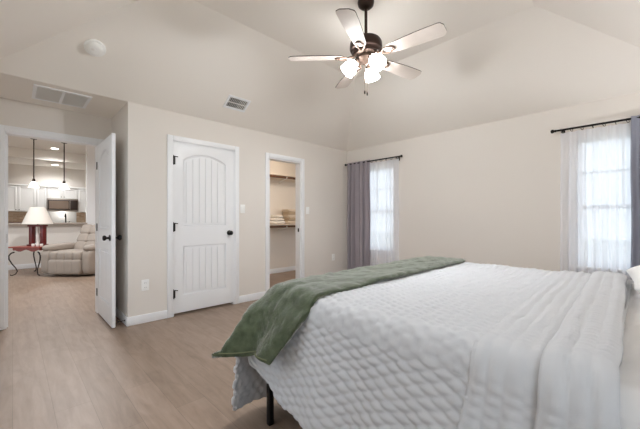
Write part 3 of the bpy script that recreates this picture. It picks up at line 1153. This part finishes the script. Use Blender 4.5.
def grille(name, mx, sx, sy, label, cat, filt=False):
    t = thing(name, mx.translation, label, cat)
    bm = bmesh.new()
    f = 0.028
    box(bm, -sx / 2, sx / 2, -sy / 2, -sy / 2 + f, 0, 0.010, bev=0.003, mx=mx)
    box(bm, -sx / 2, sx / 2, sy / 2 - f, sy / 2, 0, 0.010, bev=0.003, mx=mx)
    box(bm, -sx / 2, -sx / 2 + f, -sy / 2 + f, sy / 2 - f, 0, 0.010, bev=0.003, mx=mx)
    box(bm, sx / 2 - f, sx / 2, -sy / 2 + f, sy / 2 - f, 0, 0.010, bev=0.003, mx=mx)
    if filt:
        box(bm, -0.012, 0.012, -sy / 2 + f, sy / 2 - f, 0, 0.010, mx=mx)
    obj('frame', bm, 'trim', t)
    obj('backing', B(-sx / 2 + f, sx / 2 - f, -sy / 2 + f, sy / 2 - f, 0.0005, 0.002, mx=mx), 'filter' if filt else 'duct', t)
    bm = bmesh.new()
    if filt:
        n = 26
        for i in range(n):
            y = -sy / 2 + f + (sy - 2 * f) * (i + 0.5) / n
            box(bm, -sx / 2 + f, sx / 2 - f, y - 0.0022, y + 0.0022, 0.003, 0.007, mx=mx)
    else:
        n = 11
        for i in range(n):
            x = -sx / 2 + f + (sx - 2 * f) * (i + 0.5) / n
            mm = mx @ Matrix.Translation((x, 0, 0.006)) @ Matrix.Rotation(math.radians(35 if i < n / 2 else -35), 4, 'Y')
            box(bm, -0.0045, 0.0045, -sy / 2 + f, sy / 2 - f, -0.001, 0.001, mx=mm)
        box(bm, -sx / 2 + f, sx / 2 - f, -0.003, 0.003, 0.002, 0.009, mx=mx)
    obj('louvre', bm, 'vent', t)
    return t
down = Matrix.Rotation(PI, 4, 'X')
grille('return_air_grille', Matrix.Translation((0.365, 4.20, HW)) @ down, 0.45, 0.46, 'large white return air grille with two grey filter panels in the alcove ceiling', 'vent', True)
grille('supply_register', slope_mx(2.01, 3.555), 0.30, 0.20, 'small white louvred air register on the sloped ceiling above the closed door', 'vent')

def plate_on_wall(name, x, z, w, h, label, cat, kind, group=None):
    t = thing(name, (x, YN, z), label, cat, group)
    obj('cover_plate', B(x - w / 2, x + w / 2, YN - 0.006, YN, z - h / 2, z + h / 2, bev=0.002), 'plate', t)
    if kind == 'outlet':
        for dz in (-0.024, 0.024):
            soc = obj('socket', B(x - 0.017, x + 0.017, YN - 0.008, YN - 0.005, z + dz - 0.016, z + dz + 0.016, bev=0.004), 'plate', t)
            bm = bmesh.new()
            for q in (-0.007, 0.007):
                box(bm, x + q - 0.0013, x + q + 0.0013, YN - 0.0086, YN - 0.0075, z + dz - 0.006, z + dz + 0.006)
            obj('socket_slot', bm, 'slot', soc)
    else:
        bm = bmesh.new()
        box(bm, x - 0.016, x + 0.016, YN - 0.009, YN - 0.005, z - 0.033, z + 0.033, bev=0.002)
        obj('rocker', bm, 'plate', t)
    return t
plate_on_wall('light_switch', 2.272, 1.29, 0.075, 0.118, 'white light switch on the wall between the closed door and the closet', 'light switch', 'sw')
plate_on_wall('light_switch', 3.475, 1.29, 0.075, 0.118, 'white light switch on the wall right of the closet doorway', 'light switch', 'sw')
plate_on_wall('wall_outlet', 1.055, 0.417, 0.078, 0.122, 'white wall outlet low down left of the closed white door', 'outlet', 'outlet')
plate_on_wall('wall_outlet', 4.09, 0.47, 0.072, 0.115, 'white wall outlet low down near the grey curtain in the corner', 'outlet', 'outlet')

for x, where in ((3.55, 'between the bed and the right window'), (0.95, 'between the bed and the added window')):  # bowls added out of view to carry the ceiling fill lights
    t = thing('fill_uplight', (x, YS, 1.36), 'bronze bowl uplight added as fill on the headboard wall, ' + where, 'fill light')
    m_x = Matrix.Translation((x, -0.30, 0))
    bm = bmesh.new()
    lathe(bm, [(0.0, 1.27), (0.035, 1.275), (0.07, 1.30), (0.10, 1.345), (0.108, 1.375), (0.103, 1.375), (0.094, 1.345), (0.064, 1.305), (0.03, 1.283), (0.0, 1.28)], 24, m_x, cap=False)
    obj('bowl', bm, 'bronze', t, smooth=60)
    bm = bmesh.new()
    tube(bm, [(x, YS, 1.30), (x, -0.36, 1.27), (x, -0.30, 1.272)], 0.010, 8)
    box(bm, x - 0.05, x + 0.05, YS, YS + 0.012, 1.22, 1.38, bev=0.004)
    obj('wall_bracket', bm, 'bronze', t, smooth=50)
ds = thing('door_stop', (XA - bt, 3.93, 0.05), 'small dark door stop on the baseboard behind the open door', 'door stop')
bm = bmesh.new()
mx = Matrix.Translation((XA - bt, 3.93, 0.05)) @ Matrix.Rotation(-PI / 2, 4, 'Y')
lathe(bm, [(0, 0), (0.012, 0), (0.012, 0.004), (0.005, 0.006), (0.005, 0.06), (0, 0.06)], 12, mx)
obj('stem', bm, 'black', ds)
bm = bmesh.new()
lathe(bm, [(0, 0.058), (0.010, 0.058), (0.010, 0.072), (0.007, 0.076), (0, 0.076)], 12, mx)
obj('bumper', bm, 'black', ds)

# ------------------------------------------------------------------ curtains
XR = XE - 0.085
ZR = 2.14
def rod(y0, y1, label, ring_ys):
    t = thing('curtain_rod', (XE, (y0 + y1) / 2, ZR), label, 'curtain rod')
    bm = bmesh.new()
    tube(bm, [(XR, y0, ZR), (XR, y1, ZR)], 0.011, 12)
    obj('pole', bm, 'black', t)
    for y, s in ((y0, -1), (y1, 1)):
        bm = bmesh.new()
        lathe(bm, [(0, -0.005), (0.014, -0.004), (0.014, 0.008), (0.012, 0.014), (0.020, 0.022), (0.022, 0.032), (0.018, 0.042), (0.006, 0.048), (0, 0.049)], 16, Matrix.Translation((XR, y, ZR)) @ Matrix.Rotation(-s * PI / 2, 4, 'X'))
        obj('finial', bm, 'black', t)
        bm = bmesh.new()
        yy = y - s * 0.06
        tube(bm, [(XE, yy, ZR - 0.015), (XR + 0.01, yy, ZR - 0.015), (XR, yy, ZR - 0.006)], 0.007, 8)
        box(bm, XE - 0.005, XE, yy - 0.014, yy + 0.014, ZR - 0.05, ZR + 0.02)
        obj('bracket', bm, 'black', t)
    for y in ring_ys:
        bm = bmesh.new()
        tilt = random.uniform(-0.5, 0.5)
        tube(bm, [(XR + 0.021 * math.sin(q) * math.cos(tilt), y + 0.021 * math.sin(q) * math.sin(tilt) + 0.004 * math.cos(q), ZR - 0.011 + 0.021 * math.cos(q)) for q in [2 * PI * k / 18 for k in range(18)]], 0.0028, 6, closed=True)
        obj('curtain_ring', bm, 'black', t)
    return t
rod(2.70, 3.80, 'black curtain rod over the far window by the closet corner', [2.76 + 0.098 * k for k in range(6)])
rod(-0.37, 0.70, 'black curtain rod over the window beside the bed head', [0.12 + 0.088 * k for k in range(7)])

def curtain(y0, y1, z0, z1, m, amp, waves, seed, x0=XR, nu=130, nv=40, thick=0.0):
    bm = bmesh.new()
    def fn(i, j):
        f = i / (nu - 1)
        g = j / (nv - 1)
        y = y0 + (y1 - y0) * f
        ph = 2 * PI * waves * f + 1.2 * fb(f * 3, g * 1.2, seed)
        a = amp * (0.55 + 0.45 * min(1, g * 3)) * (1 + 0.35 * fb(f * 4, g * 0.8, seed + 4))
        x = x0 + a * math.sin(ph) + 0.35 * a * math.sin(2.3 * ph + seed)
        y += 0.25 * amp * math.cos(ph) + 0.010 * fb(g * 3, seed + f)
        return Vector((x, y, z1 + (z0 - z1) * g + (0.006 * math.sin(ph) if j == 0 else 0)))
    grid(bm, fn, nu, nv)
    return bm
cu1 = obj('curtain', curtain(3.28, 3.775, 0.03, 2.165, 'drape', 0.035, 5, 1.0), 'drape', None, smooth='keep')
tag(cu1, 'mauve grey curtain panel hanging in the corner beside the far window', 'curtain')
cu2 = obj('curtain', curtain(-0.36, 0.09, 0.03, 2.165, 'drape', 0.035, 5, 3.0), 'drape_backlit', None, smooth='keep')
tag(cu2, 'backlit-tinted grey curtain panel at the right edge of the photo behind the pillow', 'curtain')
for c in (cu1, cu2):
    m = c.modifiers.new('thickness', 'SOLIDIFY')
    m.thickness = 0.003
sh1 = obj('sheer_curtain', curtain(2.735, 3.36, 0.04, 2.115, 'sheer', 0.016, 8, 5.0, x0=XR + 0.045, nu=170), 'sheer', None, smooth='keep')
tag(sh1, 'white sheer curtain over the far window, beside the mauve grey panel', 'sheer curtain')
sh2 = obj('sheer_curtain', curtain(0.065, 0.662, 0.04, 2.115, 'sheer', 0.016, 7, 7.0, x0=XR + 0.045, nu=170), 'sheer', None, smooth='keep')
tag(sh2, 'white sheer curtain over the right window beyond the bed', 'sheer curtain')

# ------------------------------------------------------------------ closet contents
def closet_shelf(z, label):
    t = thing('closet_shelf', (3.7, CY1, z), label, 'shelf')
    obj('board', B(CX0 + 0.02, CX1, CY1 - 0.31, CY1, z, z + 0.019, bev=0.003), 'shelf', t)
    obj('cleat', B(CX0 + 0.02, CX1, CY1 - 0.02, CY1, z - 0.07, z), 'shelf', t)
    bm = bmesh.new()
    tube(bm, [(CX0, CY1 - 0.27, z - 0.030), (CX1, CY1 - 0.27, z - 0.030)], 0.022, 14)
    obj('hanging_rod', bm, 'rodwood', t)
    for x in (3.0, 4.07):
        bm = bmesh.new()
        box(bm, x - 0.010, x + 0.010, CY1 - 0.29, CY1 - 0.02, z - 0.008, z)
        tube(bm, [(x, CY1 - 0.006, z - 0.13), (x, CY1 - 0.05, z - 0.11), (x, CY1 - 0.24, z - 0.065), (x, CY1 - 0.30, z - 0.055), (x, CY1 - 0.305, z - 0.02)], 0.008, 8)
        obj('bracket', bm, 'plate', t)
closet_shelf(2.04, 'upper closet shelf with brown hanging rod, nothing on it')
closet_shelf(1.025, 'lower closet shelf with brown hanging rod, holding the folded towels')

def towel(x0, x1, y0, y1, z, h, m, label, group, layers=2):
    bm = bmesh.new()
    for k in range(layers):
        hh = h / layers
        puff(bm, ((x0 + x1) / 2 + random.uniform(-0.006, 0.006), (y0 + y1) / 2, z + hh * (k + 0.5)), (x1 - x0, y1 - y0, hh * 1.02), 5, n=6)
    # folded edge: half-round joining the layers on the front
    puff(bm, ((x0 + x1) / 2, y0 + 0.012, z + h / 2), (x1 - x0 - 0.01, 0.035, h * 0.98), 3.5, n=5)
    o = obj('folded_towel', bm, m, None, smooth=179)
    tag(o, label, 'towel', group)
zz = 1.044
for k, (h, m, dx, nm) in enumerate(((0.070, 'towel', 0, 'bottom'), (0.062, 'towel2', 0.008, 'second from the bottom'), (0.066, 'towel', -0.006, 'middle'), (0.058, 'towel2', 0.012, 'second from the top'), (0.056, 'towel', 0.004, 'topmost'))):
    towel(4.11 + dx, 4.48 + dx, CY1 - 0.30, CY1 - 0.03, zz, h, m, 'folded %s bath towel, %s in the stack on the closet shelf' % ('tan' if m == 'towel2' else 'cream', nm), 'towels stacked on the lower closet shelf')
    zz += h
bm = bmesh.new()
for k in range(3):
    puff(bm, (3.92, CY1 - 0.16, 1.045 + 0.06 * k + 0.033), (0.34 - 0.07 * k, 0.27, 0.066), 3.0, n=7)
o = obj('folded_blanket', bm, 'linen', None, smooth=179)
tag(o, 'folded white blanket on the lower closet shelf left of the towels', 'blanket')

# ------------------------------------------------------------------ living room
FWv = Vector((math.cos(YAW), math.sin(YAW), 0))
RTv = Vector((math.sin(YAW), -math.cos(YAW), 0))
# recliner: local x = its width (to the right in view), local y = towards its back
rc = thing('recliner', (0.745, 8.03, 0), 'taupe tufted recliner armchair beside the cherry side table', 'armchair', rz=YAW - PI / 2 - 0.03)
RM = wmat(rc)
bm = bmesh.new()
box(bm, -0.40, 0.40, 0.06, 0.85, 0.03, 0.30, bev=0.03, mx=RM, seg=3)
obj('base', bm, 'recl', rc)
bm = bmesh.new()
for k in range(4):
    puff(bm, (-0.235 + 0.157 * k, 0.02, 0.20), (0.185, 0.13, 0.30), 5.5, RM, 6)
obj('footrest', bm, 'recl', rc, smooth=60)
bm = bmesh.new()
for k in range(4):
    puff(bm, (-0.235 + 0.157 * k, 0.30, 0.41), (0.185, 0.66, 0.20), 5, RM, 8)
obj('seat', bm, 'recl', rc, smooth=60)
for s in (-1, 1):
    bm = bmesh.new()
    puff(bm, (s * 0.42, 0.42, 0.29), (0.20, 0.86, 0.52), 6, RM, 8)
    arm = obj('arm', bm, 'recl', rc, smooth=60)
    bm = bmesh.new()
    puff(bm, (s * 0.42, 0.40, 0.565), (0.25, 0.80, 0.15), 3.2, RM, 8)
    obj('arm_pad', bm, 'recl', arm, smooth=60)
bk = RM @ Matrix.Translation((0, 0.60, 0.40)) @ Matrix.Rotation(math.radians(-30), 4, 'X')
bm = bmesh.new()
puff(bm, (0, 0.10, 0.36), (0.74, 0.18, 0.72), 5, bk, 8)
back = obj('backrest', bm, 'recl', rc, smooth=60)
for z, h, d in ((0.16, 0.23, 0.17), (0.36, 0.22, 0.17), (0.57, 0.25, 0.20)):
    bm = bmesh.new()
    for k in range(3):
        puff(bm, (-0.22 + 0.22 * k, 0.0, z), (0.25, d, h), 4, bk, 7)
    obj('back_cushion', bm, 'recl', back, smooth=60)

# side table with curled iron legs
tb = thing('side_table', (0.362, 8.88, 0), 'cherry wood side table on curled iron legs, beside the recliner', 'table', rz=YAW - PI / 2)
TM = wmat(tb)
bm = bmesh.new()
box(bm, -0.325, 0.310, -0.29, 0.27, 0.565, 0.59, bev=0.008, mx=TM)
obj('tabletop', bm, 'cherry', tb)
bm = bmesh.new()
n = 15
for s in (-1, 1):
    poly = [(-0.27, 0.565), (0.27, 0.565)] + [(0.27 - 0.54 * i / (n - 1), 0.510 + 0.020 * math.cos(2 * PI * i / (n - 1) * 2) ) for i in range(n)]
    prism(bm, poly, s * 0.235 - 0.010, s * 0.235 + 0.010, TM)
box(bm, -0.275, -0.255, -0.23, 0.23, 0.51, 0.565, mx=TM)
box(bm, 0.255, 0.275, -0.23, 0.23, 0.51, 0.565, mx=TM)
obj('apron', bm, 'cherry', tb)
for sx in (-1, 1):
    for sy in (-1, 1):
        bm = bmesh.new()
        prof = [(0.300, 0.48), (0.345, 0.46), (0.375, 0.41), (0.372, 0.34), (0.335, 0.25), (0.285, 0.16), (0.262, 0.09), (0.285, 0.035), (0.325, 0.014), (0.355, 0.018), (0.352, 0.035)]
        sc = 1.0
        pts = [TM @ Vector((sx * (q - 0.06), sy * (0.235 + (q - 0.30) * 0.55), z)) for q, z in prof]
        tube(bm, pts, [0.014, 0.013, 0.0125, 0.0115, 0.011, 0.010, 0.010, 0.010, 0.009, 0.008, 0.007], 10)
        obj('leg', bm, 'iron', tb, smooth=60)
# lamp
lx, ly = 0.378, 8.91
lm = thing('table_lamp', (lx, ly, 0.59), 'table lamp with white cone shade on a cherry slatted base', 'lamp', rz=YAW - PI / 2)
LM = wmat(lm)
bm = bmesh.new()
box(bm, -0.165, 0.165, -0.08, 0.08, 0.0, 0.03, bev=0.006, mx=LM)
obj('base', bm, 'cherrydark', lm)
for x in (-0.115, 0.115):
    bm = bmesh.new()
    box(bm, x - 0.035, x + 0.035, -0.045, 0.045, 0.03, 0.42, bev=0.005, mx=LM)
    obj('post', bm, 'cherrydark', lm)
bm = bmesh.new()
lathe(bm, [(0, 0.03), (0.045, 0.03), (0.045, 0.05), (0.022, 0.07), (0.030, 0.15), (0.034, 0.22), (0.022, 0.30), (0.022, 0.36), (0.03, 0.39), (0, 0.39)], 18, LM)
obj('column', bm, 'ceramic', lm)
bm = bmesh.new()
box(bm, -0.165, 0.165, -0.06, 0.06, 0.40, 0.44, bev=0.005, mx=LM)
tube(bm, [LM @ Vector((0, 0, 0.44)), LM @ Vector((0, 0, 0.53))], 0.012, 10)
obj('top_rail', bm, 'cherrydark', lm)
bm = bmesh.new()
prof = [(0.252, 0.455), (0.125, 0.805), (0.121, 0.805), (0.248, 0.455)]
lathe(bm, prof + [prof[0]], 36, LM, cap=False)
obj('lamp_shade', bm, 'shade', lm, smooth=50)
# three small white candle cups in front of the lamp
for k, (dx, nm) in enumerate(((0.085, 'left'), (0.175, 'middle'), (0.255, 'right'))):
    p = TM @ Vector((dx, -0.18, 0.59))
    bm = bmesh.new()
    lathe(bm, [(0, 0), (0.018, 0), (0.026, 0.015), (0.029, 0.035), (0.024, 0.055), (0.019, 0.055), (0.021, 0.035), (0, 0.012)], 16, Matrix.Translation(p))
    o = obj('candle_cup', bm, 'ceramic', None, smooth=60)
    tag(o, '%s of three small white cups on the cherry side table' % {'left': 'leftmost', 'middle': 'middle one', 'right': 'rightmost'}[nm], 'cup', 'white cups on the side table')

# bar top and kitchen
o = obj('bar_countertop', B(-2.28, 1.36, 9.86, 10.30, 1.02, 1.06, bev=0.008), 'counter')
tag(o, 'long stone bar countertop on the half wall behind the recliner', 'countertop')
o = obj('sink_counter', B(-2.28, 1.34, 10.121, 10.75, 0.87, 0.91, bev=0.004), 'counter')
tag(o, 'lower stone sink counter behind the bar top', 'countertop')
bcab = thing('base_cabinet', (-0.4, 10.44, 0), 'white base cabinet under the sink counter behind the bar', 'cabinet')
obj('body', B(-2.2, 1.30, 10.125, 10.70, 0, 0.87), 'cab', bcab)
fc = thing('kitchen_faucet', (0.98, 10.40, 0.91), 'dark curved kitchen faucet behind the bar, below the microwave', 'faucet')
bm = bmesh.new()
lathe(bm, [(0, 0.91), (0.028, 0.91), (0.026, 0.93), (0.018, 0.95), (0, 0.95)], 14, Matrix.Translation((0.98, 10.40, 0)))
tube(bm, [(0.98, 10.40, 0.93), (0.98, 10.40, 1.20), (0.98, 10.42, 1.26), (0.98, 10.47, 1.285), (0.98, 10.52, 1.26), (0.98, 10.54, 1.20)], 0.016, 10)
obj('spout', bm, 'black', fc, smooth=60)
bm = bmesh.new()
tube(bm, [(0.998, 10.40, 1.0), (1.03, 10.40, 1.02), (1.055, 10.40, 1.09)], 0.009, 8)
obj('handle', bm, 'black', fc, smooth=60)

def pendant(x, y, label):
    t = thing('pendant_lamp', (x, y, ZL), label, 'pendant lamp', 'pendant lamps over the bar')
    bm = bmesh.new()
    lathe(bm, [(0, ZL), (0.062, ZL), (0.06, ZL - 0.018), (0.02, ZL - 0.028), (0, ZL - 0.028)], 20, Matrix.Translation((x, y, 0)))
    obj('canopy', bm, 'bronze', t)
    bm = bmesh.new()
    tube(bm, [(x, y, ZL - 0.02), (x, y, 2.10)], 0.011, 8)
    lathe(bm, [(0, 2.11), (0.024, 2.11), (0.030, 2.06), (0.034, 2.03), (0, 2.03)], 14, Matrix.Translation((x, y, 0)))
    obj('stem', bm, 'bronze', t)
    bm = bmesh.new()
    lathe(bm, [(0.034, 2.035), (0.054, 2.01), (0.074, 1.96), (0.088, 1.92), (0.108, 1.90), (0.102, 1.90), (0.0, 1.915)], 24, Matrix.Translation((x, y, 0)), cap=False)
    obj('lamp_shade', bm, 'pendglass', t, smooth=60)
pendant(0.36, 10.15, 'left pendant lamp with white bell shade over the bar')
pendant(0.925, 10.15, 'right pendant lamp with white bell shade over the bar')

def downlight(x, y, z, label):
    t = thing('recessed_light', (x, y, z), label, 'ceiling light', 'recessed ceiling lights')
    bm = bmesh.new()
    lathe(bm, [(0.075, z), (0.10, z), (0.098, z - 0.008), (0.078, z - 0.008), (0.075, z)], 24, Matrix.Translation((x, y, 0)), cap=False)
    obj('trim_ring', bm, 'plate', t)
    bm = bmesh.new()
    lathe(bm, [(0, z - 0.002), (0.077, z - 0.002), (0.077, z - 0.006), (0, z - 0.006)], 24, Matrix.Translation((x, y, 0)))
    obj('lens', bm, 'downlight', t)
downlight(0.82, 11.2, ZL, 'round recessed light in the living ceiling beside the right pendant')
downlight(0.92, 12.5, ZK, 'round recessed light in the lower kitchen ceiling above the cabinets')

def cabinet(x0, x1, z0, z1, ndoor, label, knob_low=True):
    t = thing('wall_cabinet', ((x0 + x1) / 2, 13.15, z0), label, 'cabinet', 'white upper kitchen cabinets')
    yf = 12.82
    bm = bmesh.new()
    box(bm, x0, x1, yf + 0.02, 13.15, z0, z1)
    box(bm, x0 - 0.002, x1 + 0.002, yf - 0.02, 13.15, z1, z1 + 0.05, bev=0.008)
    obj('body', bm, 'cab', t)
    w = (x1 - x0) / ndoor
    for k in range(ndoor):
        a, b = x0 + w * k + 0.006, x0 + w * (k + 1) - 0.006
        bm = bmesh.new()
        f = min(0.06, w * 0.2)
        box(bm, a, b, yf + 0.008, yf + 0.02, z0 + 0.006, z1 - 0.006)
        for q in ((a, a + f, z0 + 0.006, z1 - 0.006), (b - f, b, z0 + 0.006, z1 - 0.006), (a + f, b - f, z0 + 0.006, z0 + 0.006 + f), (a + f, b - f, z1 - 0.006 - f, z1 - 0.006)):
            box(bm, q[0], q[1], yf, yf + 0.01, q[2], q[3], bev=0.003)
        dr = obj('door', bm, 'cab', t)
        kx = (b - 0.03) if k % 2 == 0 else (a + 0.03)
        bm = bmesh.new()
        lathe(bm, [(0, 0), (0.006, 0), (0.006, 0.012), (0.014, 0.018), (0.012, 0.026), (0, 0.028)], 12, Matrix.Translation((kx, yf, z0 + 0.055)) @ Matrix.Rotation(PI / 2, 4, 'X'))
        obj('knob', bm, 'nickel', dr)
cabinet(-0.31, 0.51, 1.37, 2.13, 2, 'white two-door wall cabinet at the left of the kitchen wall, behind the lamp')
cabinet(0.512, 0.748, 1.37, 2.13, 1, 'narrow white wall cabinet directly left of the microwave')
cabinet(0.753, 1.515, 1.79, 2.13, 2, 'short white cabinet directly above the microwave')
cabinet(1.52, 1.98, 1.37, 2.13, 1, 'white wall cabinet directly right of the microwave')
mw = thing('microwave', (1.134, 12.95, 1.39), 'stainless steel microwave under the short white kitchen cabinet', 'microwave')
obj('body', B(0.755, 1.513, 12.76, 13.15, 1.39, 1.788, bev=0.006), 'steel', mw)
dr = obj('door', B(0.765, 1.315, 12.745, 12.762, 1.44, 1.745, bev=0.004), 'mwframe', mw)
obj('door_window', B(0.80, 1.27, 12.741, 12.747, 1.47, 1.715), 'darkglass', dr)
bm = bmesh.new()
tube(bm, [(1.295, 12.745, 1.47), (1.295, 12.70, 1.49), (1.295, 12.70, 1.70), (1.295, 12.745, 1.72)], 0.008, 8)
obj('handle', bm, 'steel', dr)
obj('control_panel', B(1.325, 1.505, 12.745, 12.762, 1.44, 1.745, bev=0.004), 'mwframe', mw)
rg = thing('kitchen_range', (1.134, 12.82, 0), 'black-topped kitchen range below the microwave', 'stove')
obj('body', B(0.757, 1.511, 12.52, 13.14, 0, 0.91, bev=0.006), 'steel', rg)
obj('cooktop', B(0.757, 1.511, 12.52, 13.10, 0.91, 0.922), 'blackglass', rg)
obj('control_backguard', B(0.757, 1.511, 13.07, 13.13, 0.922, 1.03, bev=0.01), 'blackglass', rg)
o = obj('stone_backsplash', B(-2.27, 0.75, 13.136, 13.149, 0.93, 1.37), 'stone')
tag(o, 'tan stone mosaic backsplash under the left kitchen cabinets', 'backsplash')
o = obj('tile_backsplash', B(0.751, 1.516, 13.140, 13.149, 0.93, 1.39), 'tile')
tag(o, 'pale tile backsplash under the microwave', 'backsplash')
o = obj('stone_backsplash', B(1.517, 3.19, 13.136, 13.149, 0.93, 1.37), 'stone')
tag(o, 'tan stone backsplash under the cabinet right of the microwave', 'backsplash')
for x0, x1, lab in ((-2.27, 0.752, 'stone counter along the kitchen wall under the left cabinets'), (1.516, 3.19, 'stone counter along the kitchen wall right of the range')):
    t = thing('kitchen_counter', ((x0 + x1) / 2, 12.8, 0), lab, 'counter')
    obj('countertop', B(x0, x1, 12.50, 13.134, 0.88, 0.92, bev=0.004), 'counter', t)
    obj('base', B(x0, x1, 12.55, 13.134, 0, 0.88), 'cab', t)
o = obj('serving_tray', B(-0.10, 0.16, 10.14, 10.27, 1.06, 1.085, bev=0.008), 'rodwood')
tag(o, 'flat brown wooden tray on the bar top left of the lamp', 'tray')
